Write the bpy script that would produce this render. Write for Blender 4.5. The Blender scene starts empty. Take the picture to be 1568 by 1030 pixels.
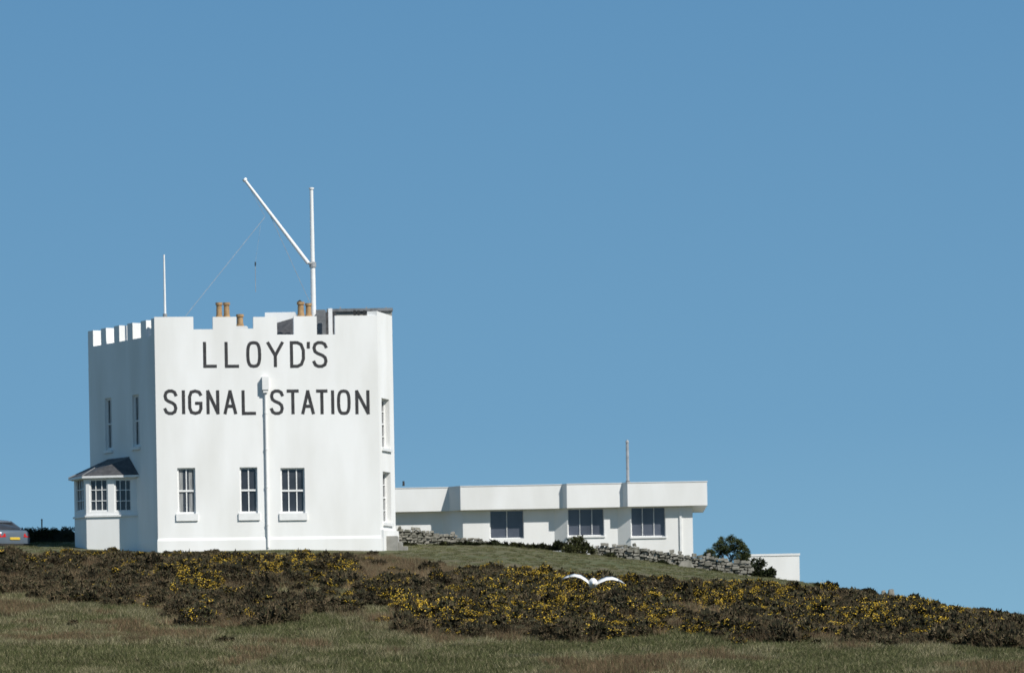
import bpy, math, random
import numpy as np
from mathutils import Vector, Matrix, noise as mnoise
random.seed(7); RNG=np.random.default_rng(7)
sc=bpy.context.scene
F=5550.0; CY=985.0; TH=math.radians(1.0); cT,sT=math.cos(TH),math.sin(TH)
def W(px,py,Y):
    u=(px-784)/F; v=(CY-py)/F
    return Vector(((u*cT+v*sT)*Y, Y, (-u*sT+v*cT)*Y))
def proj(x,y,z):
    a=x/y*F; b=z/y*F
    return 784+a*cT-b*sT, CY-(a*sT+b*cT)
# ---------------- camera
cam=bpy.data.cameras.new('camera'); co=bpy.data.objects.new('camera',cam); sc.collection.objects.link(co)
cam.sensor_width=36; cam.lens=36*F/1568; cam.shift_y=(CY-515)/1568; cam.clip_end=60000; cam.clip_start=1
cam.dof.use_dof=True; cam.dof.focus_distance=105; cam.dof.aperture_fstop=1.7
co.matrix_world=Matrix(((cT,sT,0,0),(0,0,-1,0),(-sT,cT,0,0),(0,0,0,1)))
sc.camera=co
# ---------------- light
SA=math.radians(46); SE=math.radians(41)
sv=Vector((math.cos(SE)*math.sin(SA),-math.cos(SE)*math.cos(SA),math.sin(SE)))
sl=bpy.data.lights.new('sun','SUN'); sl.energy=4.8; sl.angle=math.radians(0.5); sl.color=(1,0.96,0.89)
so=bpy.data.objects.new('sun',sl); sc.collection.objects.link(so); so.rotation_euler=sv.to_track_quat('Z','Y').to_euler(); so.location=(30,100,60)
w=bpy.data.worlds.new('World'); sc.world=w; w.use_nodes=True; nt=w.node_tree
bg=nt.nodes['Background']
sky=nt.nodes.new('ShaderNodeTexSky'); sky.sky_type='NISHITA'; sky.sun_disc=False; sky.sun_elevation=SE
sky.sun_rotation=math.radians(180)-SA; sky.air_density=1.0; sky.dust_density=0.1; sky.ozone_density=1.5
tc=nt.nodes.new('ShaderNodeTexCoord'); va=nt.nodes.new('ShaderNodeVectorMath'); va.operation='ADD'; va.inputs[1].default_value=(0,0,0.22)
vn=nt.nodes.new('ShaderNodeVectorMath'); vn.operation='NORMALIZE'
nt.links.new(tc.outputs['Generated'],va.inputs[0]); nt.links.new(va.outputs[0],vn.inputs[0]); nt.links.new(vn.outputs[0],sky.inputs[0])
sep=nt.nodes.new('ShaderNodeSeparateXYZ'); nt.links.new(tc.outputs['Generated'],sep.inputs[0])
cr=nt.nodes.new('ShaderNodeValToRGB'); nt.links.new(sep.outputs[2],cr.inputs[0]); e=cr.color_ramp.elements
e[0].position=0.0; e[0].color=(.200,.400,.550,1); e[1].position=1.0; e[1].color=(.045,.11,.20,1); q=e.new(0.06); q.color=(.140,.320,.500,1); q=e.new(0.18); q.color=(.102,.262,.455,1); q=e.new(0.45); q.color=(.08,.19,.34,1)
s1=nt.nodes.new('ShaderNodeVectorMath'); s1.operation='SCALE'; s1.inputs[3].default_value=0.10; nt.links.new(sky.outputs[0],s1.inputs[0])
s2=nt.nodes.new('ShaderNodeVectorMath'); s2.operation='SCALE'; s2.inputs[3].default_value=10.0; nt.links.new(cr.outputs[0],s2.inputs[0])
ad=nt.nodes.new('ShaderNodeVectorMath'); ad.operation='ADD'; nt.links.new(s1.outputs[0],ad.inputs[0]); nt.links.new(s2.outputs[0],ad.inputs[1])
nt.links.new(ad.outputs[0],bg.inputs[0]); bg.inputs[1].default_value=0.10
sc.view_settings.view_transform='Standard'; sc.view_settings.look='None'; sc.view_settings.exposure=0
# ---------------- materials
def mat(name,col,rough=0.8,var=0.0,scale=3.0,bump=0.0,bscale=20,spec=0.3,stretch=(1,1,1),col2=None,metal=0):
    m=bpy.data.materials.new(name); m.use_nodes=True; n=m.node_tree; b=n.nodes['Principled BSDF']
    b.inputs['Roughness'].default_value=rough; b.inputs['Specular IOR Level'].default_value=spec; b.inputs['Metallic'].default_value=metal
    g=n.nodes.new('ShaderNodeNewGeometry')
    mp=n.nodes.new('ShaderNodeVectorMath'); mp.operation='MULTIPLY'; mp.inputs[1].default_value=stretch
    n.links.new(g.outputs['Position'],mp.inputs[0])
    tx=n.nodes.new('ShaderNodeTexNoise'); tx.inputs['Scale'].default_value=scale; tx.inputs['Detail'].default_value=5
    n.links.new(mp.outputs[0],tx.inputs['Vector'])
    mr=n.nodes.new('ShaderNodeMapRange'); mr.inputs[1].default_value=.35; mr.inputs[2].default_value=.68
    n.links.new(tx.outputs[0],mr.inputs[0])
    mx=n.nodes.new('ShaderNodeMix'); mx.data_type='RGBA'
    c2=col2 if col2 else tuple(c*(1-var) for c in col)
    mx.inputs[6].default_value=(*col,1); mx.inputs[7].default_value=(*c2,1)
    n.links.new(mr.outputs[0],mx.inputs[0]); n.links.new(mx.outputs[2],b.inputs['Base Color'])
    if bump>0:
        t2=n.nodes.new('ShaderNodeTexNoise'); t2.inputs['Scale'].default_value=bscale; t2.inputs['Detail'].default_value=4
        n.links.new(g.outputs['Position'],t2.inputs['Vector'])
        bp=n.nodes.new('ShaderNodeBump'); bp.inputs['Strength'].default_value=1; bp.inputs['Distance'].default_value=bump
        n.links.new(t2.outputs[0],bp.inputs['Height']); n.links.new(bp.outputs[0],b.inputs['Normal'])
    return m
M={}
M['white']=mat('white_render',(0.85,0.85,0.84),0.8,scale=0.8,stretch=(1,1,0.25),col2=(0.75,0.745,0.72))
M['trim']=mat('white_gloss_paint',(0.82,0.82,0.81),0.45,var=0.08,scale=4)
M['glass']=mat('window_glass',(0.05,0.055,0.065),0.08,var=0.5,scale=1.2,spec=0.6)
M['glass2']=mat('tinted_window_glass',(0.10,0.11,0.14),0.12,var=0.45,scale=.9,spec=0.6,stretch=(1,1,.6))
M['curtain']=mat('curtain_fabric',(0.35,0.36,0.36),0.9,var=0.5,scale=5,stretch=(4,4,.3))
M['slate']=mat('slate_roof',(0.09,0.09,0.095),0.6,var=0.4,scale=6)
M['black']=mat('black_lettering_paint',(0.032,0.032,0.034),0.6,var=0.0,scale=6,col2=(0.055,0.055,0.057))
M['clay']=mat('clay_chimney_pot',(0.44,0.28,0.14),0.8,var=0.35,scale=5)
M['lead']=mat('weathered_lead',(0.22,0.23,0.24),0.6,var=0.4,scale=4)
M['conc']=mat('grey_concrete',(0.34,0.33,0.30),0.9,var=0.3,scale=3)
M['steel']=mat('galvanised_steel',(0.35,0.36,0.37),0.45,var=0.3,scale=5)
M['wood']=mat('weathered_wood',(0.16,0.12,0.08),0.85,var=0.4,scale=8)
M['stone']=mat('dry_stone',(0.27,0.255,0.22),0.9,scale=3.0,col2=(0.09,0.09,0.07),bump=.02,bscale=12)
M['gap']=mat('wall_core_earth',(0.05,0.048,0.035),0.95,var=.3)
M['carpaint']=mat('grey_blue_car_paint',(0.15,0.19,0.235),0.25,var=0.1,spec=0.6,metal=.3)
M['tyre']=mat('tyre_rubber',(0.02,0.02,0.02),0.8)
M['red']=mat('red_lamp_plastic',(0.5,0.02,0.02),0.3)
M['plate']=mat('yellow_plate',(0.65,0.45,0.06),0.5)
M['plug']=mat('dark_plastic',(0.03,0.03,0.03),0.6)
M['gullw']=mat('white_feathers',(0.8,0.8,0.78),0.8,var=.1,scale=20)
M['gullg']=mat('grey_feathers',(0.45,0.47,0.5),0.8,var=.15,scale=20)
M['beak']=mat('yellow_beak',(0.6,0.4,0.05),0.5)
M['sea']=mat('sea_water',(0.02,0.07,0.11),0.15,var=.3,scale=.02,spec=.5)
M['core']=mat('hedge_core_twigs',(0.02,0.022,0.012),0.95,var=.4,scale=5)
def folmat(name):
    m=bpy.data.materials.new(name); m.use_nodes=True; n=m.node_tree; b=n.nodes['Principled BSDF']
    a=n.nodes.new('ShaderNodeAttribute'); a.attribute_name='Col'
    oi=n.nodes.new('ShaderNodeObjectInfo')
    mr=n.nodes.new('ShaderNodeMapRange'); mr.inputs[3].default_value=.65; mr.inputs[4].default_value=1.35
    n.links.new(oi.outputs['Random'],mr.inputs[0])
    h=n.nodes.new('ShaderNodeHueSaturation'); n.links.new(mr.outputs[0],h.inputs['Value']); n.links.new(a.outputs['Color'],h.inputs['Color'])
    n.links.new(h.outputs[0],b.inputs['Base Color']); b.inputs['Roughness'].default_value=.85; b.inputs['Specular IOR Level'].default_value=.15
    return m
M['fol']=folmat('foliage')
# ---------------- mesh builder
def empty(name):
    e=bpy.data.objects.new(name,None); e.empty_display_size=.5; sc.collection.objects.link(e); return e
class MB:
    def __init__(s): s.v=[]; s.f=[]; s.m=[]; s.mats=[]
    def mi(s,k):
        if k not in s.mats: s.mats.append(k)
        return s.mats.index(k)
    def quad(s,pts,k):
        b=len(s.v); s.v+= [tuple(p) for p in pts]; s.f.append(tuple(range(b,b+len(pts)))); s.m.append(s.mi(k))
    def hexa(s,p,k):
        b=len(s.v); s.v+=[tuple(q) for q in p]; i=s.mi(k)
        for f in ((0,3,2,1),(4,5,6,7),(0,1,5,4),(1,2,6,5),(2,3,7,6),(3,0,4,7)):
            s.f.append(tuple(b+j for j in f)); s.m.append(i)
    def prism(s,poly,z0,z1,k,ktop=None):
        b=len(s.v); n=len(poly); s.v+=[(p[0],p[1],z0) for p in poly]+[(p[0],p[1],z1) for p in poly]
        for i in range(n):
            j=(i+1)%n; s.f.append((b+i,b+j,b+n+j,b+n+i)); s.m.append(s.mi(k))
        s.f.append(tuple(b+n+i for i in range(n))); s.m.append(s.mi(ktop or k))
        s.f.append(tuple(b+n-1-i for i in range(n))); s.m.append(s.mi(k))
    def cyl(s,p0,p1,r0,r1,k,n=12):
        p0=Vector(p0);p1=Vector(p1); d=(p1-p0).normalized(); a=d.orthogonal().normalized(); c=d.cross(a)
        b=len(s.v)
        for p,r in((p0,r0),(p1,r1)):
            for i in range(n):
                t=2*math.pi*i/n; s.v.append(tuple(p+a*r*math.cos(t)+c*r*math.sin(t)))
        for i in range(n):
            j=(i+1)%n; s.f.append((b+i,b+j,b+n+j,b+n+i)); s.m.append(s.mi(k))
        s.f.append(tuple(b+n-1-i for i in range(n))); s.m.append(s.mi(k)); s.f.append(tuple(b+n+i for i in range(n))); s.m.append(s.mi(k))
    def loft(s,rings,k,cap=True):
        n=len(rings[0]); b=len(s.v)
        for r in rings: s.v+=[tuple(p) for p in r]
        for i in range(len(rings)-1):
            for j in range(n):
                q=(j+1)%n; s.f.append((b+i*n+j,b+i*n+q,b+(i+1)*n+q,b+(i+1)*n+j)); s.m.append(s.mi(k))
        if cap:
            s.f.append(tuple(b+j for j in range(n))[::-1]); s.m.append(s.mi(k))
            e=b+(len(rings)-1)*n; s.f.append(tuple(e+j for j in range(n))); s.m.append(s.mi(k))
    def obj(s,name,parent=None,bevel=0,smooth=False):
        me=bpy.data.meshes.new(name); me.from_pydata(s.v,[],s.f)
        for k in s.mats: me.materials.append(M[k])
        me.polygons.foreach_set('material_index',s.m)
        if smooth: me.polygons.foreach_set('use_smooth',[True]*len(s.f))
        me.update(); o=bpy.data.objects.new(name,me); sc.collection.objects.link(o)
        if parent: o.parent=parent
        if bevel:
            b=o.modifiers.new('bevel','BEVEL'); b.width=bevel; b.segments=2; b.limit_method='ANGLE'
        return o
class Wall:
    def __init__(s,A,B):
        s.A=Vector(A[:2]); s.B=Vector(B[:2]); s.L=(s.B-s.A).length; s.d=(s.B-s.A)/s.L; s.n=Vector((s.d.y,-s.d.x))
    def P(s,t,z,n=0):
        q=s.A+s.d*t+s.n*n; return Vector((q.x,q.y,z))
    def hit(s,px,py):
        r=W(px,py,1); t=s.A.dot(s.n)/(Vector((r.x,r.y)).dot(s.n)); p=r*t
        return (Vector((p.x,p.y))-s.A).dot(s.d), p.z
    def rect(s,x0,x1,y0,y1):
        xm=(x0+x1)/2; ym=(y0+y1)/2
        return (s.hit(x0,ym)[0],s.hit(x1,ym)[0],s.hit(xm,y1)[1],s.hit(xm,y0)[1])
    def box(s,mb,a,b,c,d,n0,n1,k):
        mb.hexa([s.P(a,c,n1),s.P(b,c,n1),s.P(b,c,n0),s.P(a,c,n0),s.P(a,d,n1),s.P(b,d,n1),s.P(b,d,n0),s.P(a,d,n0)],k)
    def panel(s,mb,a,b,c,d,ops,dep,k):
        S=sorted(set([a,b]+[o[0] for o in ops]+[o[1] for o in ops])); Z=sorted(set([c,d]+[o[2] for o in ops]+[o[3] for o in ops]))
        for i in range(len(S)-1):
            for j in range(len(Z)-1):
                sm=(S[i]+S[i+1])/2; zm=(Z[j]+Z[j+1])/2
                if any(o[0]<sm<o[1] and o[2]<zm<o[3] for o in ops): continue
                mb.quad([s.P(S[i],Z[j]),s.P(S[i+1],Z[j]),s.P(S[i+1],Z[j+1]),s.P(S[i],Z[j+1])],k)
        for o in ops:
            c4=[(o[0],o[2]),(o[1],o[2]),(o[1],o[3]),(o[0],o[3])]
            for i in range(4):
                p,q=c4[i],c4[(i+1)%4]
                mb.quad([s.P(*p),s.P(*q),s.P(*q,-dep),s.P(*p,-dep)],k)
    def window(s,mf,mg,o,dep,cols=2,rows=2,fw=.07,bw=.035,sash=True,curt=False,gk='glass'):
        a,b,c,d=o
        mg.quad([s.P(a,c,-dep+.004),s.P(b,c,-dep+.004),s.P(b,d,-dep+.004),s.P(a,d,-dep+.004)],gk)
        n0,n1=-dep+.006,-dep+.06
        s.box(mf,a,a+fw,c,d,n0,n1,'trim'); s.box(mf,b-fw,b,c,d,n0,n1,'trim')
        s.box(mf,a+fw,b-fw,c,c+fw*1.2,n0,n1,'trim'); s.box(mf,a+fw,b-fw,d-fw,d,n0,n1,'trim')
        for i in range(1,cols):
            t=a+(b-a)*i/cols; s.box(mf,t-bw/2,t+bw/2,c+fw*1.2,d-fw,n0+.002,n1-.012,'trim')
        for j in range(1,rows):
            z=c+(d-c)*j/rows; h=bw if not(sash and j*2==rows) else bw*1.7
            s.box(mf,a+fw,b-fw,z-h/2,z+h/2,n0+.001,n1-.006 if h==bw else n1+.01,'trim')
        if curt:
            for (e,f) in((a+fw,a+(b-a)*.3),(b-(b-a)*.36,b-fw)):
                mg.quad([s.P(e,c+fw,-dep+.0055),s.P(f,c+fw,-dep+.0055),s.P(f,d-fw,-dep+.0055),s.P(e,d-fw,-dep+.0055)],'curtain')
    def sill(s,mb,o,k='trim',h=.14,p=.1,e=.09):
        s.box(mb,o[0]-e,o[1]+e,o[2]-h,o[2]-.002,-.0-.01,p,k)
# ---------------- terrain
rid=[(-900,838),(-200,832),(0,832),(115,829),(240,831),(610,832),(750,834),(910,849),(1000,860),(1145,881),(1225,890),(1320,906),(1370,917),(1440,936),(1500,949),(1568,957),(1750,966),(2300,962)]
RX=[];RZ=[]
for a,b in rid:
    p=W(a,b,160); RX.append(p.x); RZ.append(p.z)
def gz(x,y,nz=True):
    zr=float(np.interp(x,RX,RZ)); z0=-0.8-0.015*max(-25,min(25,x))
    if y<80: z=-1.75+(z0+1.75)*max(0,y)/80
    elif y<160: z=z0+(zr-z0)*((y-80)/80)**0.93
    else:
        z=zr
        if y>188: 
            t=(y-188)/110; z=zr-55*(t*t*(3-2*t) if t<1 else 1)
    if nz and y<188:
        a=0.16*max(0,min(1,(y-60)/20))*(1 if y<140 else max(0.25,(160-y)/20*.75+.25))
        z+=a*mnoise.noise(Vector((x*.16,y*.10,3)))+.35*a*mnoise.noise(Vector((x*.6,y*.4,9)))
    return z
def axis(lst):
    o=[]
    for a,b,st in lst:
        n=max(1,int(round((b-a)/st))); o+=[a+(b-a)*i/n for i in range(n)]
    o.append(lst[-1][1]); return o
gx=axis([(-3000,-400,400),(-400,-60,20),(-60,60,.5),(60,400,20),(400,3000,400)])
gy=axis([(-600,-50,60),(-50,60,5),(60,190,.6),(190,320,5)])
vs=[(x,y,gz(x,y)) for y in gy for x in gx]; nx=len(gx)
fs=[(j*nx+i,j*nx+i+1,(j+1)*nx+i+1,(j+1)*nx+i) for j in range(len(gy)-1) for i in range(nx-1)]
me=bpy.data.meshes.new('ground'); me.from_pydata(vs,[],fs); me.polygons.foreach_set('use_smooth',[True]*len(fs))
gm=mat('rough_grass_ground',(0.09,0.10,0.042),0.95,scale=.5,col2=(0.125,0.105,0.06),bump=.05,bscale=5); me.materials.append(gm)
go=bpy.data.objects.new('ground',me); sc.collection.objects.link(go)
mb=MB(); mb.quad([(-30000,250,-45),(30000,250,-45),(30000,40000,-45),(-30000,40000,-45)],'sea'); mb.obj('sea')
# ---------------- TOWER
tw=empty('signal_station_tower')
pL=Vector((-14.57,150.0)); pR=W(581,700,151.2).xy; pC=W(604,700,153.6).xy; pBR=Vector((-5.25,161.0)); pBL=Vector((-16.3,161.0)); pF=Vector((-17.95,155.4))
wf=Wall(pL,pR); wc=Wall(pR,pC); wr=Wall(pC,pBR); wb=Wall(pBR,pBL); wl2=Wall(pBL,pF); wl=Wall(pF,pL)
zb=3.0; zcr=wf.hit(400,512)[1]; zpt=wf.hit(400,485)[1]; zroof=zcr-0.9
walls=MB(); fr=MB(); gl=MB()
opsF=[wf.rect(272,299.5,716,786),wf.rect(367.5,394.5,715,785),wf.rect(430,467,716,785)]
wf.panel(walls,0,wf.L,zb,zroof,opsF,.17,'white')
for i,o in enumerate(opsF):
    wf.window(fr,gl,o,.17,cols=3 if i==2 else 2,rows=2,fw=.06,bw=.045,curt=(i==0)); wf.sill(fr,o,h=.3,p=.07,e=.08)
opsC=[wc.rect(583,595,610,686),wc.rect(585,597,722,800)]
opsC=[(wc.L*.2,wc.L*.72,o[2],o[3]) for o in opsC]
wc.panel(walls,0,wc.L,zb,zroof,opsC,.28,'white')
for o in opsC: wc.window(fr,gl,o,.28,cols=2,rows=4); wc.sill(fr,o,h=.12,p=.09)
opsL=[wl.rect(161,171,609,689),wl.rect(203,213,604,684)]
wl.panel(walls,0,wl.L,zb,zroof,opsL,.16,'white')
for o in opsL: wl.window(fr,gl,o,.16,cols=2,rows=2,fw=.09); wl.sill(fr,o,h=.12,p=.08)
for q in (wr,wb,wl2): q.panel(walls,0,q.L,zb,zroof,[],.1,'white')
poly=[tuple(p) for p in (pL,pR,pC,pBR,pBL,pF)]
walls.quad([(p[0],p[1],zroof-.003) for p in poly],'lead')
walls.obj('walls',tw)
T=.42; par=MB()
fs_=[(234,296,485),(296,326,504),(326,362,485),(362,388,503),(388,424,485),(424,450,512),(450,485,484),(485,513,512),(513,581,483)]
prev=0
for i,(a,b,t) in enumerate(fs_):
    s1=wf.hit(b,(t+500)/2)[0] if i<len(fs_)-1 else wf.L
    z=wf.hit((a+b)/2,t)[1]
    wf.box(par,prev,s1,zroof,z,-T,0,'white'); prev=s1
zt=wc.hit(592,481)[1]
wc.box(par,.0,wc.L,zroof,zt,-T,0,'white')
wr.box(par,0.01,wr.L,zroof,zt,-T,-.002,'white')
wb.box(par,0.45,wb.L-.45,zroof,zpt-.3,-T,-.002,'white')
for q,L in ((wl,wl.L),(wl2,wl2.L)):
    q.box(par,0.0,L-(.004 if q is wl else .3),zroof,zcr-.004,-T,-.002,'white')
    n=int(round(L/1.17)); per=L/n
    zz=zpt-.05
    for i in range(n):
        a=i*per; q.box(par,a,a+per*.40,zcr-.003,zz,-T,-.001,'white')
    if q is wl: q.box(par,L-.30,L-.001,zcr-.003,zpt-.03,-.40,-.001,'white')
par.obj('parapet',tw)
pl=MB()
zpl=wf.hit(400,826)[1]
wf.box(pl,-.03,wf.L+.03,zb,zpl,0.001,.045,'white')
pl.quad([wf.P(-.03,zpl,.045),wf.P(wf.L+.03,zpl,.045),wf.P(wf.L+.0,zpl+.12,.002),wf.P(0,zpl+.12,.002)],'white')
wc.box(pl,.03,wc.L+.05,zb,zpl+.35,0.001,.12,'white'); wl.box(pl,0,wl.L,zb,zpl,0.001,.03,'white')
pl.obj('plinth',tw)
fr.obj('window_frames',tw); gl.obj('window_glass',tw)
# lettering
let=MB()
def ribbon(pts,wd,n,closed=False):
    P=[Vector(p) for p in pts]; N=len(P); L=[];R=[]
    for i in range(N):
        if closed: a=P[(i-1)%N]; c=P[(i+1)%N]
        else: a=P[i-1] if i>0 else None; c=P[i+1] if i<N-1 else None
        b=P[i]
        d1=(b-a).normalized() if a is not None else (c-b).normalized()
        d2=(c-b).normalized() if c is not None else d1
        n1=Vector((-d1.y,d1.x)); n2=Vector((-d2.y,d2.x)); m=n1+n2
        m=m.normalized() if m.length>1e-4 else n1
        k=min(wd/2/max(.3,m.dot(n1)),wd*1.3)
        e=Vector((0,0))
        if not closed and i==0: e=-d1*wd*.25
        if not closed and i==N-1: e=d2*wd*.25
        L.append(b+m*k+e); R.append(b-m*k+e)
    rg=range(N) if closed else range(N-1)
    for i in rg:
        j=(i+1)%N
        let.quad([wf.P(L[i].x,L[i].y,n),wf.P(R[i].x,R[i].y,n),wf.P(R[j].x,R[j].y,n),wf.P(L[j].x,L[j].y,n)],'black')
def sup():
    o=[]
    for i in range(20):
        t=2*math.pi*i/20; c,s=math.cos(t),math.sin(t)
        o.append((.5+.5*math.copysign(abs(c)**.62,c),.5+.5*math.copysign(abs(s)**.75,s)))
    return o
GL={'L':[[(0,1),(0,0),(1,0)]],'Y':[[(0,1),(.5,.45),(.5,0)],[(1,1),(.5,.45)]],
'S':[[(1,.80),(.88,.94),(.65,1),(.35,1),(.12,.93),(.03,.78),(.1,.63),(.3,.55),(.7,.46),(.9,.37),(.97,.22),(.88,.07),(.65,0),(.35,0),(.12,.06),(0,.2)]],
'I':[[(.5,0),(.5,1)]],'G':[[(1,.82),(.85,.95),(.5,1),(.15,.95),(0,.75),(0,.25),(.15,.05),(.5,0),(.85,.05),(1,.2),(1,.45),(.55,.45)]],
'N':[[(0,0),(0,1)],[(0,1),(1,0)],[(1,0),(1,1)]],'A':[[(0,0),(.5,1)],[(1,0),(.5,1)],[(.2,.32),(.8,.32)]],'T':[[(0,1),(1,1)],[(.5,.97),(.5,0)]],"'":[[(.5,1),(.4,.78)]]}
def glyph(ch,x0,x1,y0,y1):
    a,b,c,d=wf.rect(x0,x1,y0,y1); wd=.132; h=wd/2
    def mp(p): return (a+h+(b-a-2*h)*p[0],c+h+(d-c-2*h)*p[1])
    if ch=='O': ribbon([mp(p) for p in sup()],wd,.006,True); return
    if ch=='D': ribbon([mp(p) for p in [(0,0),(0,1),(.5,1),(.82,.92),(1,.68),(1,.32),(.82,.08),(.5,0)]],wd,.006,True); return
    for i,st in enumerate(GL[ch]): ribbon([mp(p) for p in st],wd,.006+.002*i)
for ch,x0,x1 in [('L',311,333),('L',344,367),('O',377,400),('Y',408,435),('D',444,467),("'",469,476),('S',478,502)]: glyph(ch,x0,x1,522,563)
for ch,x0,x1 in [('S',250,272),('I',277,285),('G',288,310),('N',316,336),('A',342,363),('L',370,393),('S',413,435),('T',438,459),('A',461,482),('T',483,503),('I',506,513),('O',516,537),('N',544,566)]: glyph(ch,x0,x1,596,635)
let.obj('lettering',tw)
# drainpipe
dp=MB()
zz0=wf.hit(408,838)[1]
o=wf.rect(401,411,577,597); wf.box(dp,o[0],o[1],o[2],o[3],.01,.24,'trim')
wf.box(dp,o[0]+.04,o[1]-.04,o[2]-.12,o[2]-.002,.03,.2,'trim')
sc_=(o[0]+o[1])/2
dp.cyl(wf.P(sc_,o[2]-.1,.08),wf.P(sc_,zz0,.08),.045,.045,'trim')
for t in (.15,.38,.62,.86):
    z=o[2]+(zz0-o[2])*t; dp.cyl(wf.P(sc_,z,.08),wf.P(sc_,z+.07,.08),.062,.062,'trim')
dp.obj('drainpipe',tw)
def wbox(mb,x0,x1,y0,y1,Y,dep,k,zbot=None):
    a=W(x0,(y0+y1)/2,Y).x; b=W(x1,(y0+y1)/2,Y).x; top=W((x0+x1)/2,y0,Y).z; bot=W((x0+x1)/2,y1,Y).z if zbot is None else zbot
    mb.hexa([(a,Y,bot),(b,Y,bot),(b,Y+dep,bot),(a,Y+dep,bot),(a,Y,top),(b,Y,top),(b,Y+dep,top),(a,Y+dep,top)],k)
rc=MB()
def pot(x,y0,y1,Y,wpx=10):
    r=wpx/2/F*Y; a=W(x,y1,Y); b=W(x,y0,Y); a.x=b.x=(a.x+b.x)/2
    rc.cyl(a,b,r*.95,r*.8,'clay',14); rc.cyl((b.x,Y,b.z-.09),b+Vector((0,0,.02)),r*1.08,r*1.08,'clay',14)
    rc.cyl((a.x,Y,a.z),(a.x,Y,a.z+.1),r*1.12,r*1.05,'clay',14); rc.cyl(b+Vector((0,0,.021)),b+Vector((0,0,.024)),r*.75,r*.75,'plug',14)
wbox(rc,327,357,486,520,153.0,.8,'white',zroof); pot(335.5,464,487,153.3); pot(347,464,487,153.3)
wbox(rc,360,378,499,520,155.0,.7,'white',zroof); pot(367.5,482,500,155.2,11)
wbox(rc,452,483,484,520,153.0,.8,'white',zroof); pot(460.5,463,485,153.3,11); pot(472.5,465,485,153.3,10)
c=W(459,463,153.3); rc.cyl(c,c+Vector((0,0,.1)),.13,.03,'plug')
wbox(rc,406,452,478,520,155.6,2.2,'white',zroof)
rc.obj('chimney_stacks',tw)
rs=MB()
a=W(424,513,154.2); b=W(452,513,154.2); c_=W(452,486,155.4); d_=W(424,494,155.4)
rs.quad([a,b,c_,d_],'slate')
wbox(rs,484,498,474,520,154.6,3.0,'lead',zroof); wbox(rs,498,514,478,520,155.2,2.4,'slate',zroof)
wbox(rs,503,509,472,520,154.0,.15,'trim',zroof)
wbox(rs,512,600,477,495,156.2,.3,'conc',zroof)
wbox(rs,500,601,472,476.5,156.1,.5,'lead')
for x in (541,547,556,566): wbox(rs,x,x+4,475,486,155.9,.1,'plug')
for x in (520,560,590): wbox(rs,x,x+2,470,473,156.2,.06,'steel')
rs.obj('roof_stair_housing',tw)
# mast
ms=MB()
mt=W(476,290,155.8); mbm=W(480.7,472,155.8); X=(mt.x+mbm.x)/2
ms.cyl((X,155.8,zroof-.01),(X,155.8,W(477,405,155.8).z),.125,.105,'trim',14)
ms.cyl((X,155.8,W(477,405,155.8).z),(X,155.8,mt.z),.095,.075,'trim',14)
ms.cyl((X,155.8,mt.z),(X,155.8,mt.z+.07),.11,.11,'trim',14)
zc=W(477,405,155.8).z; ms.cyl((X,155.8,zc-.12),(X,155.8,zc+.1),.15,.15,'steel',14)
bo=W(472,403,155.6); bt=W(376,277,155.6); ms.cyl((X,155.7,bo.z+.0),bo,.05,.05,'steel'); ms.cyl(bo,bt,.085,.06,'trim'); ms.cyl(bt,bt+(bt-bo).normalized()*.1,.1,.1,'trim')
def wire(p,q,r=.010): ms.cyl(p,q,r,r,'steel',5)
wire(W(406,332,155.6),W(284,484,152)); wire(W(412,326,155.6),W(474,462,155.6)); wire(W(391,402,155.2),W(391.5,447,155.2),.012)
wire(W(378,280,155.6),W(406,332,155.6),.006); wire(W(391,402,155.2),W(399,345,155.6),.004)
ms.cyl(W(391,401,155.2),W(391,407,155.2),.03,.03,'plug')
ms.obj('signal_mast',tw)
ap=MB(); p=W(252.8,484,151.2); q=W(251,390,151.2); X=(p.x+q.x)/2
ap.cyl((X,151.2,zroof),(X,151.2,q.z),.065,.035,'trim'); ap.cyl((X,151.2,p.z-.3),(X,151.2,p.z+.1),.09,.09,'steel'); ap.obj('flagpole',tw)
# bay window
A=wl.P(wl.L*.70,0).xy; P1=W(132,780,151.9).xy; P2=W(114,780,153.6).xy; B=wl.P(wl.L*.13,0).xy
bw=MB(); bf=MB(); bgl=MB()
ze=W(160,729,152).z; zs=W(160,789,152).z
for (p,q,ops) in ((P1,A,[(137,165),(175,201)]),(P2,P1,[(116,128)]),(B,P2,[])):
    ww=Wall(p,q); oo=[]
    for (x0,x1) in ops:
        r=ww.rect(x0,x1,733,783); oo.append(r)
    ww.panel(bw,0,ww.L,zb,ze,oo,.1,'white')
    for r in oo: ww.window(bf,bgl,r,.1,cols=3,rows=3,fw=.06,bw=.03,sash=False)
    ww.box(bf,-.03,ww.L+.03,zs-.06,zs+.02,.001,.07,'trim')
    ww.box(bf,0.0,ww.L,ze-.1,ze,.001,.12,'trim')
bw.obj('bay_walls',tw); bf.obj('bay_frames',tw); bgl.obj('bay_glass',tw)
br=MB(); ov=.2
def outp(p,c,o): d=(p-c).normalized(); return p+d*o
cc=(A+B)/2
E=[wl.P(wl.L*.70+.25,0,.01).xy,outp(P1,cc,ov),outp(P2,cc,ov+.05),wl.P(wl.L*.13-.35,0,.01).xy]
zt_=W(178,702,153).z
r1=wl.P(wl.L*.60,zt_,.01); r2=wl.P(wl.L*.28,zt_,.01)
e3=[Vector((e.x,e.y,ze+.02)) for e in E]
br.quad([e3[1],e3[0],r1,r2],'slate'); br.quad([e3[2],e3[1],r2],'slate'); br.quad([e3[3],e3[2],r2],'slate')
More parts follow.
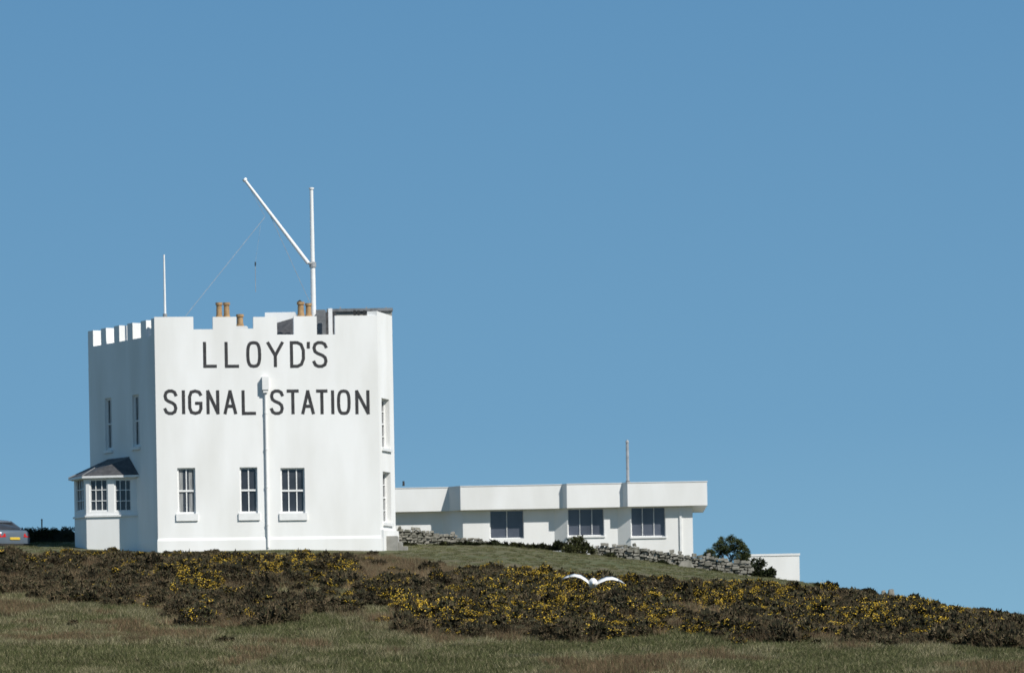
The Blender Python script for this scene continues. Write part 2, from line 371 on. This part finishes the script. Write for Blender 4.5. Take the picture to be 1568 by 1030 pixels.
for i in range(3):
    a=e3[i]; b=e3[i+1]; dn=Vector((0,0,-.09)); br.quad([a-Vector((0,0,.003)),b-Vector((0,0,.003)),b+dn,a+dn],'trim')
br.quad([e+Vector((0,0,-.09)) for e in e3],'trim')
br.cyl(e3[1],r2,.035,.035,'lead',8); br.cyl(e3[2],r2,.035,.035,'lead',8); br.cyl(r1,r2,.04,.04,'lead',8)
br.obj('bay_roof',tw)
# ---------------- BUNGALOW
bg_=empty('white_bungalow')
def X(px,Y,py=760): return W(px,py,Y).x
zt=W(845,742,172).z; zf=W(845,778,172).z
out=[(X(560,173),173),(X(687,173),173),(X(705,172.1),172.1),(X(861,172.1),172.1),(X(868,171.75),171.75),(X(953,171.75),171.75),(X(961,171.4),171.4),(X(1083,171.4),171.4),(X(1083,171.4)+.3,181),(X(560,173),181)]
rb=MB(); rb.prism(out,zf,zt,'white','lead'); rb.obj('roof_fascia',bg_)
cp=MB(); cp.prism([(x+(-.02 if i in(0,9) else .02 if i in(7,8) else 0),y+(-.025 if i<8 else .03)) for i,(x,y) in enumerate(out)],zt+.001,zt+.035,'trim'); cp.obj('roof_coping',bg_)
bwm=MB(); bff=MB(); bgg=MB(); zg=3.2
pts=[(X(560,173.5),173.5),(X(677,173.5),173.5),(X(708,172.6),172.6),(X(848,172.6),172.6),(X(868,172.2),172.2),(X(945,172.2),172.2),(X(965,171.85),171.85),(X(1060,171.85),171.85),(X(1060,171.85)+.25,180.5),(X(560,173.5),180.5)]
opl={2:[(750,802,779.5,824)],4:[(869,925,779.5,820)],6:[(966,1019,779.5,821)]}
for i in range(len(pts)):
    q=Wall(pts[i],pts[(i+1)%len(pts)]); ops=[]
    for (x0,x1,y0,y1) in opl.get(i,[]): 
        r=q.rect(x0,x1,y0,y1); ops.append((max(.02,r[0]),min(r[1],q.L-.02),r[2],zf-.02))
    q.panel(bwm,0,q.L,zg,zf-.001,ops,.22,'white')
    for r in ops: 
        q.window(bff,bgg,r,.22,cols=2 if i==2 else 3,rows=1,fw=.035,bw=.03,gk='glass2')
        if i>2: q.sill(bff,r,h=.08,p=.06,e=.05)
    if i==6: q.box(bff,q.L-.62,q.L-.52,zg,zf-.002,.001,.07,'trim')
bwm.obj('walls',bg_); bff.obj('window_frames',bg_); bgg.obj('window_glass',bg_)
vp=MB(); p=W(961.5,740,173.5); q=W(961,677,173.5)
vp.cyl((p.x,173.5,zt),(p.x,173.5,q.z),.075,.07,'steel'); vp.cyl((p.x,173.5,q.z),(p.x,173.5,q.z+.12),.1,.04,'steel')
vp.cyl((p.x,173.5,zt+.045),(p.x,173.5,zt+.2),.13,.1,'lead'); vp.obj('flue_pipe',bg_)
sm=MB(); p=W(618,742,174); sm.cyl(p-Vector((0,0,.05)),p+Vector((0,0,.18)),.06,.05,'plug'); sm.obj('vent_cowl',bg_)
# outbuilding
ob=empty('white_outbuilding'); m1=MB()
a=W(1146,848,170); b=W(1224,848,170)
m1.hexa([(a.x,170,-.5),(b.x,170,-.5),(b.x+.1,174,-.5),(a.x,174,-.5),(a.x,170,a.z-.1),(b.x,170,a.z-.1),(b.x+.1,174,a.z-.1),(a.x,174,a.z-.1)],'white'); m1.obj('walls',ob)
m1=MB(); m1.hexa([(a.x-.04,169.97,a.z-.098),(b.x+.03,169.97,a.z-.098),(b.x+.13,174.05,a.z-.098),(a.x-.04,174.05,a.z-.098),(a.x-.04,169.97,a.z),(b.x+.03,169.97,a.z),(b.x+.13,174.05,a.z),(a.x-.04,174.05,a.z)],'trim'); m1.obj('roof_slab',ob)
# ---------------- stone walls
def stonewall(name,prof,Y0,Y1,seed):
    mb=MB(); x0=prof[0][0]; x1=prof[-1][0]
    tops=[p[1] for p in prof]; bots=[p[2] for p in prof]; xs=[p[0] for p in prof]
    rr=random.Random(seed)
    def at(px):
        Y=Y0+(Y1-Y0)*(px-x0)/(x1-x0); return Y,W(px,np.interp(px,xs,tops),Y),W(px,np.interp(px,xs,bots),Y)
    steps=int((x1-x0)/12)
    for i in range(steps):
        A_=at(x0+(x1-x0)*i/steps); B_=at(x0+(x1-x0)*(i+1)/steps)
        mb.hexa([A_[2]+Vector((0,.12,-.5)),B_[2]+Vector((0,.12,-.5)),B_[2]+Vector((0,.45,-.5)),A_[2]+Vector((0,.45,-.5)),A_[1]+Vector((0,.12,-.09)),B_[1]+Vector((0,.12,-.09)),B_[1]+Vector((0,.45,-.09)),A_[1]+Vector((0,.45,-.09))],'gap')
    h0=-.15
    while h0<1.1:
        hh=rr.uniform(.08,.15); px=x0+rr.uniform(-4,4)
        while px<x1:
            wd=rr.uniform(4,12); Y,t,b=at(min(px+wd/2,x1)); ht=t.z-b.z+rr.uniform(-.08,.07)
            if h0<ht:
                cx=W(px+wd/2,840,Y).x; hw=wd/2/F*Y*.92; zc=b.z+h0+hh/2; j=lambda s=.03: rr.uniform(-s,s)
                y0=Y+rr.uniform(-.05,.09); y1=Y+.55+j(.05)
                hq=hh/2*rr.uniform(.8,1.02)
                P=[(cx-hw+j(),y0+j(),zc-hq+j()),(cx+hw+j(),y0+j(),zc-hq+j()),(cx+hw+j(),y1,zc-hq),(cx-hw+j(),y1,zc-hq),(cx-hw+j(.04),y0+.03+j(),zc+hq+j()),(cx+hw+j(.04),y0+.03+j(),zc+hq+j()),(cx+hw,y1,zc+hq),(cx-hw,y1,zc+hq)]
                mb.hexa(P,'stone')
            px+=wd
        h0+=hh
    return mb.obj(name,bevel=.02)
stonewall('stone_wall',[(609,809,832),(660,813,834),(700,820,836),(750,830,838),(765,835,840)],160,161.5,3)
stonewall('stone_wall',[(905,838,848),(920,834,850),(960,836,854),(1000,842,862),(1050,850,870),(1080,852,876),(1110,857,880),(1146,861,884)],160.5,160.0,8)
st=empty('concrete_steps'); m1=MB(); wbox(m1,587,609,820,850,151.6,1.4,'conc'); wbox(m1,609,616,829,850,151.8,1.2,'conc'); wbox(m1,616,624,836,855,152,1.0,'conc'); m1.obj('treads',st,bevel=.02)
# ---------------- foliage helpers
def unit(a): return a/np.maximum(1e-6,np.linalg.norm(a,axis=1,keepdims=True))
def cloud(rng,lobes,n,ln,wd,cols,inner=.65,up=.35,zmin=-.25,flat=1.0):
    lobes=np.array(lobes,float); pr=lobes[:,3]**2; pr/=pr.sum()
    k=rng.choice(len(lobes),n,p=pr); c=lobes[k,:3]; r=lobes[k,3]
    d=unit(rng.normal(size=(n,3))); d[:,2]=np.where(d[:,2]<zmin,-d[:,2],d[:,2])
    rr=r*rng.uniform(inner,1.05,n)
    p=c+d*rr[:,None]*np.array([1,1,flat])
    ax=unit(d*.6+rng.normal(size=(n,3))*.45+np.array([0,0,up])); sd=unit(np.cross(ax,rng.normal(size=(n,3))))
    L=ln*rng.uniform(.6,1.4,n)[:,None]; Wd=wd*rng.uniform(.6,1.4,n)[:,None]
    V=np.stack([p-sd*Wd/2,p+sd*Wd/2,p+ax*L],1)
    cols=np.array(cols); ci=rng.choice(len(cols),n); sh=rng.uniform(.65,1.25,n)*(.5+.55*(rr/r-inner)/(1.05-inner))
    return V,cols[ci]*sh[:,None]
def flowers(rng,lobes,ncl,per,size,sd,cols):
    lobes=np.array(lobes,float)
    k=rng.choice(len(lobes),ncl); d=unit(rng.normal(size=(ncl,3))); d[:,2]=np.abs(d[:,2])*.9; d=unit(d)
    c=lobes[k,:3]+d*lobes[k,3:4]*1.03
    p=np.repeat(c,per,0)+rng.normal(size=(ncl*per,3))*sd; n=len(p)
    a=unit(rng.normal(size=(n,3))); b=unit(np.cross(a,rng.normal(size=(n,3))))
    V=np.stack([p-b*size/2,p+b*size/2,p+a*size],1); cols=np.array(cols)
    return V,cols[rng.choice(len(cols),n)]*rng.uniform(.7,1.2,n)[:,None]
def blades(rng,n,rad,hgt,wd,cols,lean=.5):
    a=rng.uniform(0,2*math.pi,n); r=rad*np.sqrt(rng.uniform(0,1,n)); p=np.stack([r*np.cos(a),r*np.sin(a),np.full(n,-.03)],1)
    t=rng.uniform(0,2*math.pi,n); sd=np.stack([np.cos(t),np.sin(t),np.zeros(n)],1)*wd/2
    h=hgt*rng.uniform(.5,1.15,n); l=rng.normal(size=(n,2))*lean*h[:,None]*.6+np.stack([np.cos(a),np.sin(a)],1)*lean*.4*h[:,None]
    tip=p+np.concatenate([l,h[:,None]],1)
    cols=np.array(cols); return np.stack([p-sd,p+sd,tip],1),cols[rng.choice(len(cols),n)]*rng.uniform(.7,1.25,n)[:,None]
def trimesh(name,parts):
    V=np.concatenate([p[0] for p in parts]); C=np.concatenate([p[1] for p in parts]); n=len(V)
    me=bpy.data.meshes.new(name); me.vertices.add(n*3); me.vertices.foreach_set('co',V.reshape(-1).astype(np.float32))
    me.loops.add(n*3); me.loops.foreach_set('vertex_index',np.arange(n*3,dtype=np.int32))
    me.polygons.add(n); me.polygons.foreach_set('loop_start',np.arange(0,n*3,3,dtype=np.int32)); me.update(calc_edges=True)
    ca=me.color_attributes.new('Col','FLOAT_COLOR','CORNER'); c4=np.ones((n*3,4),np.float32); c4[:,:3]=np.repeat(C,3,0); ca.data.foreach_set('color',c4.reshape(-1))
    me.materials.append(M['fol']); return me
def scatter(name,pts,meshes):
    col=bpy.data.collections.new(name+'_prototypes')
    for i,m in enumerate(meshes):
        o=bpy.data.objects.new('%s_p%02d'%(name,i),m); col.objects.link(o)
    me=bpy.data.meshes.new(name); me.from_pydata([p[:3] for p in pts],[],[])
    a=me.attributes.new('rot','FLOAT_VECTOR','POINT'); a.data.foreach_set('vector',np.array([(p[6],p[7],p[3]) for p in pts],np.float32).reshape(-1))
    a=me.attributes.new('scl','FLOAT_VECTOR','POINT'); a.data.foreach_set('vector',np.array([(p[4],p[4],p[4]*p[8]) for p in pts],np.float32).reshape(-1))
    a=me.attributes.new('idx','INT','POINT'); a.data.foreach_set('value',np.array([p[5] for p in pts],np.int32))
    o=bpy.data.objects.new(name,me); sc.collection.objects.link(o)
    ng=bpy.data.node_groups.new(name,'GeometryNodeTree'); ng.interface.new_socket('Geometry',in_out='INPUT',socket_type='NodeSocketGeometry'); ng.interface.new_socket('Geometry',in_out='OUTPUT',socket_type='NodeSocketGeometry')
    N=ng.nodes; gi=N.new('NodeGroupInput'); go_=N.new('NodeGroupOutput'); ip=N.new('GeometryNodeInstanceOnPoints'); ci=N.new('GeometryNodeCollectionInfo')
    ci.inputs['Collection'].default_value=col; ci.inputs['Separate Children'].default_value=True; ci.inputs['Reset Children'].default_value=True
    ip.inputs['Pick Instance'].default_value=True
    def na(nm,ty):
        q=N.new('GeometryNodeInputNamedAttribute'); q.data_type=ty; q.inputs['Name'].default_value=nm; return [s for s in q.outputs if s.enabled and s.name=='Attribute'][0]
    L=ng.links.new; L(gi.outputs[0],ip.inputs['Points']); L(ci.outputs[0],ip.inputs['Instance']); L(na('rot','FLOAT_VECTOR'),ip.inputs['Rotation']); L(na('scl','FLOAT_VECTOR'),ip.inputs['Scale']); L(na('idx','INT'),ip.inputs['Instance Index'])
    L(ip.outputs[0],go_.inputs[0]); md=o.modifiers.new('scatter','NODES'); md.node_group=ng; return o
GREEN=[(.10,.10,.042),(.115,.112,.052),(.07,.078,.03)]; BROWN=[(.185,.13,.075),(.155,.115,.068),(.21,.16,.095),(.12,.095,.055)]
YEL=[(.62,.41,.045),(.55,.35,.035),(.68,.46,.06)]; STRAW=[(.30,.26,.155),(.24,.205,.12),(.35,.31,.195)]; GG=[(.10,.108,.044),(.125,.125,.056),(.08,.092,.034)]
RB=[(.17,.11,.065),(.205,.14,.08),(.135,.09,.053)]
def lob(rng,n,R,zs=.5):
    o=[]
    for i in range(n):
        a=rng.uniform(0,6.28); r=R*.62*math.sqrt(rng.uniform(0,1)); o.append((r*math.cos(a),r*math.sin(a),rng.uniform(.05,zs)*R,R*rng.uniform(.28,.5)))
    return o
gorse=[]
for i in range(12):
    rng=np.random.default_rng(100+i); lb=lob(rng,7,.62,.75)
    kind=i//3
    cols=GREEN+BROWN if kind<2 else BROWN+GREEN[:1]
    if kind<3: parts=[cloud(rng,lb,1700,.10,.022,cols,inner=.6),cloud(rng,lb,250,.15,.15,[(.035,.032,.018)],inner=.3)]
    if kind==0: parts.append(flowers(rng,lb,34,25,.041,.06,YEL))
    if kind==1: parts.append(flowers(rng,lb,14,18,.039,.052,YEL))
    if kind==2: parts.append(blades(rng,160,.5,.7,.012,BROWN,.4))
    if kind==3: parts=[blades(rng,700,.6,.55,.014,RB+STRAW[1:2],.45)]
    gorse.append(trimesh('gorse_bush_mesh%d'%i,parts))
tuft=[]
for i in range(9):
    rng=np.random.default_rng(200+i); k=i//3
    if k==0: tuft.append(trimesh('grass_tuft%d'%i,[blades(rng,80,.32,.15,.018,GG+GG+STRAW[:1],.9)]))
    if k==1: tuft.append(trimesh('grass_tuft%d'%i,[blades(rng,90,.28,.19,.016,STRAW+GG,.8)]))
    if k==2: tuft.append(trimesh('grass_tuft%d'%i,[blades(rng,110,.30,.22,.015,RB+STRAW[1:2]+GG[:1],.6)]))
up_x=[0,240,590,620,700,830,950,1145,1225,1320,1400,1568]; up_y=[842,846,848,852,866,874,884,892,898,908,922,946]
lo_x=[0,120,200,350,500,700,850,950,1050,1200,1568]; lo_y=[905,915,945,962,968,978,985,978,988,985,998]
def yw(px,py):
    v=0
    for (cx,cy,sx,sy,a) in [(90,855,60,10,.7),(390,875,150,22,.7),(560,900,80,20,.55),(640,945,70,22,1.1),(860,930,170,35,1.1),(1000,905,60,20,.75),(1120,925,90,25,1.0),(1190,920,50,20,.9),(1330,955,100,20,.9),(1420,950,60,25,.9),(300,905,60,14,.7),(760,900,50,20,.7),(1050,975,90,12,.9)]:
        v=max(v,a*math.exp(-((px-cx)/sx)**2-((py-cy)/sy)**2))
    return v
G=[];Tf=[]
R=random.Random(5)
for _ in range(9500):
    y=R.uniform(86,163); hw=y*784/F+7; x=R.uniform(-hw,hw); z=gz(x,y); px,py=proj(x,y,z)
    u=np.interp(px,up_x,up_y); l=np.interp(px,lo_x,lo_y)
    nz=mnoise.noise(Vector((x*.30,y*.16,1.7))); 
    if py<u+4: continue
    below= py>l+nz*26
    if below and (R.random()>.035 or y<90): continue
    if not below and nz<-.2 and R.random()<.8: continue
    if y>149 and -19<x<-4: continue
    if px<70 and y>143: continue
    yv=yw(px,py)*(.75+.9*mnoise.noise(Vector((x*.5,y*.25,5))))
    r=R.random()
    if below: k=2 if r<.8 else 1
    elif (540<px<700 and py<897 and R.random()<.85): k=3
    else: k=0 if r<yv*.8 else (1 if r<yv*1.2+.18 else (2 if R.random()<.75 else 3))
    s=R.uniform(.45,1.0)*(1 if py>u+14 else .6)*(.5 if below else 1)
    G.append((x,y,z-.06,R.uniform(0,6.28),s,k*3+R.randrange(3),R.uniform(-.15,.15),R.uniform(-.15,.15),R.uniform(.6,1.0)))
for _ in range(42000):
    y=R.uniform(78,166) if R.random()<.5 else R.uniform(80,108); hw=y*784/F+7; x=R.uniform(-hw,hw); z=gz(x,y); px,py=proj(x,y,z)
    if y>149.5 and -18.5<x<-4.5: continue
    u=np.interp(px,up_x,up_y)
    n1=mnoise.noise(Vector((x*.22,y*.10,11)))+.6*mnoise.noise(Vector((x*.9,y*.45,2)))+.1
    if py<u+6 and px>560: k=0; s=R.uniform(.3,.6)
    elif py<u+6: k=0; s=R.uniform(.3,.7)
    else:
        k=0 if n1<.12 else (1 if n1<.36 else 2); s=R.uniform(.6,1.15)
    Tf.append((x,y,z,R.uniform(0,6.28),s,k*3+R.randrange(3),0,0,R.uniform(.8,1.25)))
scatter('gorse_scrub',G,gorse); scatter('rough_grass',Tf,tuft)
# ---------------- individual shrubs
def shrub(name,px,py_base,wpx,hpx,Y,seed,cols,n=2600,leaf=.09,nl=9,inner=.6,fl=1.0):
    rng=np.random.default_rng(seed); b=W(px,py_base,Y); wm=wpx/F*Y; hm=hpx/F*Y; lb=[]
    for i in range(nl):
        a=rng.uniform(-.5,.5); r=rng.uniform(.22,.36)*min(hm,wm); h=rng.uniform(.25,1)*(1-fl*abs(a))
        lb.append((a*wm*.8,rng.uniform(-.25,.25)*min(wm,1.5)*.6,max(.1,h*hm-r*.8),r))
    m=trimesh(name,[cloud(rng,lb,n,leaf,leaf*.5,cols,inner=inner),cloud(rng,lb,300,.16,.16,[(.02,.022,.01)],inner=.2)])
    o=bpy.data.objects.new(name,m); o.location=b; sc.collection.objects.link(o); return o
DG=[(.045,.06,.022),(.06,.075,.027),(.033,.046,.018)]; OG=[(.09,.10,.035),(.11,.11,.045),(.07,.08,.03)]
shrub('shrub',886,850,46,36,160,1,OG); shrub('shrub',858,844,30,18,160.5,2,DG); shrub('shrub',760,842,44,18,160.8,3,DG)
shrub('shrub',790,844,66,13,160.8,4,OG); shrub('shrub',830,845,50,13,160.8,14,OG); shrub('shrub',1162,890,60,38,161,5,DG,3400,nl=14); shrub('shrub',716,840,34,16,159.6,6,DG)
shrub('shrub',625,842,30,12,158.5,21,OG); shrub('shrub',1095,884,30,12,159,22,OG); shrub('shrub',1010,868,30,10,159,23,DG); shrub('shrub',680,842,34,12,159,24,OG); shrub('shrub',935,858,30,12,159.5,25,OG)
shrub('shrub',1395,928,45,22,150,7,BROWN+DG); shrub('shrub',1428,938,36,26,149,8,BROWN+DG); shrub('shrub',1548,956,44,20,150,9,BROWN+DG); shrub('shrub',1330,914,36,14,152,15,BROWN+DG); shrub('shrub',1265,902,40,12,153,16,GREEN+DG)
def hedge(px0,px1,top,bot,Y,seed):
    rng=np.random.default_rng(seed); lb=[]; a=W(px0,bot,Y); b=W(px1,bot,Y); t=W((px0+px1)/2,top,Y).z; z0=min(a.z,b.z)
    n=int((b.x-a.x)/.2)
    for i in range(n):
        x=a.x+(b.x-a.x)*i/n
        for k in range(4):
            r=rng.uniform(.17,.26); lb.append((x+rng.uniform(-.12,.12),Y+rng.uniform(-.35,.25),z0+(t-z0-r)*(k+rng.uniform(.7,1.0))/4,r))
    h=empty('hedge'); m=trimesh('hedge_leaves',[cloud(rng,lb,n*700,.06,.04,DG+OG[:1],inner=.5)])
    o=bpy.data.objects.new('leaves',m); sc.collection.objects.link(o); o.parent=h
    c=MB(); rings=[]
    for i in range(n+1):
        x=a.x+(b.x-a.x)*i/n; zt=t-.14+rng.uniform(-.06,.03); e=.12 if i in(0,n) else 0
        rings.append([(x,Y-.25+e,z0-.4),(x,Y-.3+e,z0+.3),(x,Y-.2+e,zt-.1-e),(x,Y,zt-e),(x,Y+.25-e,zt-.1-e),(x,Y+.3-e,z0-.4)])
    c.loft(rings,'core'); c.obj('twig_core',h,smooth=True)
hedge(38,116,806,846,161,40); hedge(-240,-10,800,846,163,41)
# rounded dark bush
wt=empty('windswept_bush'); m1=MB(); rng=np.random.default_rng(3); lb=[]
def br_(p,d,l,r,dep):
    q=p+d*l; m1.cyl(p,q,r,r*.65,'wood',7)
    if dep==0: lb.append((*q,rng.uniform(.05,.09))); return
    for _ in range(3):
        nd=(d+Vector((rng.uniform(-.7,.4),rng.uniform(-.6,.6),rng.uniform(-.4,.25)))).normalized(); br_(q,nd,l*rng.uniform(.55,.8),r*.6,dep-1)
for k,(px,dx,l) in enumerate([(1100,-.5,.38),(1110,-.15,.42),(1122,-.1,.42),(1132,.3,.36)]):
    br_(W(px,876,161.5),Vector((dx,0,.9)).normalized(),l,.04,3)
for i in range(150):
    a=rng.uniform(-1,1); t=rng.uniform(0,1)**1.3; px=1114+a*(33 if a<0 else 30); top=817+22*abs(a)**2+(5 if a<-.3 else 0); py=top+6+max(0,(874-top))*t
    p=W(px,py,161.5); lb.append((p.x,p.y+rng.uniform(-.4,.4),p.z,rng.uniform(.11,.2)))
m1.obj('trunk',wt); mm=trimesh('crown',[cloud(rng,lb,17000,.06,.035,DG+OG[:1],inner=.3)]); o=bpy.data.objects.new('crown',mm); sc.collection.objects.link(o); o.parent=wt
# ---------------- car
car=empty('parked_car')
def rr_ring(y,hw,z0,z1,tw_):
    return [(-hw*.96,y,z0),(hw*.96,y,z0),(hw*1.0,y,(z0+z1)/2),(hw*tw_,y,z1-.06),(hw*tw_*.9,y,z1),(-hw*tw_*.9,y,z1),(-hw*tw_,y,z1-.06),(-hw*1.0,y,(z0+z1)/2)]
m1=MB(); m1.loft([rr_ring(0,.78,.34,.84,.9),rr_ring(.05,.84,.26,.93,.92),rr_ring(.16,.87,.22,.98,.93),rr_ring(.6,.88,.2,1.0,.93),rr_ring(2.2,.89,.2,.95,.94),rr_ring(3.3,.88,.2,.93,.92),rr_ring(4.1,.84,.22,.80,.9),rr_ring(4.35,.74,.3,.66,.85)],'carpaint')
m1.obj('body',car,bevel=.03,smooth=True)
m1=MB()
def cab(y,hw,z): return [(-hw,y,.93),(hw,y,.93),(hw*.98,y,max(.935,z-.1)),(hw*.84,y,z),(-hw*.84,y,z),(-hw*.98,y,max(.935,z-.1))]
m1.loft([cab(.45,.76,.99),cab(.75,.70,1.20),cab(1.1,.67,1.37),cab(1.6,.66,1.42),cab(2.3,.66,1.41),cab(2.7,.68,1.34),cab(3.3,.76,.95)],'glass'); m1.obj('greenhouse',car,smooth=True)
m1=MB(); rf=[]
for y,hw,z in((1.0,.58,1.345),(1.15,.6,1.40),(1.6,.61,1.445),(2.3,.61,1.44),(2.65,.59,1.38)): rf.append([(-hw,y,z-.01),(hw,y,z-.01),(hw*.9,y,z+.03),(0,y,z+.045),(-hw*.9,y,z+.03)])
m1.loft(rf,'carpaint')
for s in(-1,1):
    m1.cyl((s*.74,.45,.97),(s*.6,1.1,1.38),.055,.045,'carpaint',8); m1.cyl((s*.74,3.25,.94),(s*.6,2.68,1.37),.035,.035,'carpaint',6); m1.cyl((s*.73,1.75,.94),(s*.62,1.75,1.42),.03,.03,'carpaint',6)
    m1.cyl((s*.6,1.05,1.37),(s*.6,2.66,1.39),.04,.04,'carpaint',6)
m1.obj('roof',car,smooth=True)
m1=MB()
for s in(-1,1): m1.hexa([(s*.46,-.02,.68),(s*.80,.0,.66),(s*.875,.2,.68),(s*.5,.1,.68),(s*.5,-.01,.83),(s*.77,.03,.86),(s*.83,.24,.86),(s*.5,.1,.83)],'red')
m1.hexa([(-.26,-.03,.56),(.26,-.03,.56),(.26,.02,.56),(-.26,.02,.56),(-.26,-.03,.67),(.26,-.03,.67),(.26,.02,.67),(-.26,.02,.67)],'plate')
m1.hexa([(-.80,-.04,.3),(.80,-.04,.3),(.80,.1,.3),(-.80,.1,.3),(-.80,-.04,.4),(.80,-.04,.4),(.80,.1,.4),(-.80,.1,.4)],'plug'); m1.obj('lamps_plate_bumper',car,bevel=.01)
m1=MB()
for s in(-1,1):
    for y in(.8,3.4): m1.cyl((s*.9,y,.31),(s*.68,y,.31),.31,.31,'tyre',20); m1.cyl((s*.91,y,.31),(s*.85,y,.31),.19,.19,'steel',12)
m1.obj('wheels',car)
p=W(23,846,155.5); car.location=(p.x,p.y,p.z); car.rotation_euler=(0,0,math.radians(44))
fp=empty('fence_post'); m1=MB(); a=W(64,822,161.9); m1.cyl(a-Vector((0,0,1)),W(64,795,161.9),.035,.03,'wood',8); m1.cyl(W(64,796,161.9),W(64,794,161.9),.045,.03,'wood',8); m1.obj('post',fp)
gb=empty('garden_bench'); m1=MB()
for x in(770,806): wbox(m1,x,x+2.5,850,868,153,.35,'wood')
wbox(m1,767,811,855,857,153,.4,'wood'); wbox(m1,767,811,848,851,153.4,.05,'wood'); m1.obj('bench',gb)
rp=empty('red_fuel_can'); m1=MB(); wbox(m1,768,777,855,867,152.4,.18,'red'); wbox(m1,770,773,853,855,152.45,.06,'plug'); m1.obj('can',rp,bevel=.02)
def rocks(name,lst):
    m1=MB(); rr=random.Random(4)
    for (px,py,wp,hp,Y) in lst:
        c=W(px,py,Y); w_=wp/F*Y/2; h=hp/F*Y; j=lambda: rr.uniform(-.25,.25)
        m1.hexa([(c.x+w_*(sx+j()*.5),Y+w_*(sy+j()*.5),c.z-.1) for sx,sy in((-1,-1),(1,-1),(1,1),(-1,1))]+[(c.x+w_*(sx*.7+j()),Y+w_*(sy*.7+j()),c.z+h*(1+j()*.6)) for sx,sy in((-1,-1),(1,-1),(1,1),(-1,1))],'stone')
    m1.obj(name,bevel=.04)
rocks('boulder',[(1353,917,10,14,155),(1365,918,12,15,155.5),(1375,921,9,8,155)]); rocks('boulder',[(786,866,9,10,152.5),(797,866,8,14,152.5),(804,866,6,12,152.7)])
rocks('boulder',[(1050,866,26,8,158.5),(975,858,12,6,159)])
mp=empty('marker_post'); m1=MB(); a=W(1553,950,152); m1.cyl(a-Vector((0,0,.5)),W(1553,939,152),.05,.05,'conc',8); m1.cyl(W(1553,940,152),W(1553,938.5,152),.055,.02,'conc',8); m1.obj('post',mp)
# ---------------- gull
gu=empty('seagull'); Yg=84.0; c0=W(908,891,Yg); m1=MB()
def ring(y,rx,rz,dz=0,n=10): return [(c0.x+rx*math.cos(2*math.pi*i/n),Yg+y,c0.z+dz+rz*math.sin(2*math.pi*i/n)) for i in range(n)]
m1.loft([ring(-.27,.012,.012,-.035),ring(-.25,.03,.03,-.03),ring(-.20,.048,.048,-.02),ring(-.15,.045,.045,-.02),ring(-.08,.085,.09,-.02),ring(0,.11,.125,-.02),ring(.12,.085,.09,0),ring(.22,.04,.035,.01),ring(.30,.07,.012,.015),ring(.37,.09,.006,.015)],'gullw'); m1.obj('body',gu,smooth=True)
m1=MB(); m1.cyl((c0.x,Yg-.26,c0.z-.035),(c0.x,Yg-.33,c0.z-.05),.012,.003,'beak',6); m1.obj('beak',gu)
m1=MB()
for stn in ([(904,893,.2),(897,887,.20),(889,882,.20),(880,880,.17),(871,881.5,.13),(865,883.5,.09),(861,886,.02)],[(912,893,.2),(920,888.5,.20),(929,885,.20),(938,884.5,.17),(947,887,.13),(952,889.5,.09),(957,893,.02)]):
    rg=[]
    for i,(px,py,ch) in enumerate(stn):
        p=W(px,py,Yg); sw=.02*i; t=math.radians(28); r=[]
        for (u_,v_) in((-.5,0),(-.35,.07),(0,.08),(.5,.01),(0,-.02),(-.35,-.03)):
            yy=u_*ch; zz=v_*ch*.8+u_*ch*math.tan(t)*.9; r.append((p.x,Yg+yy+sw,p.z+zz))
        rg.append(r)
    m1.loft(rg[:5],'gullw',cap=True); m1.loft(rg[4:],'gullg',cap=True)
m1.obj('wings',gu,smooth=True)
print('gorse',len(G),'tufts',len(Tf))
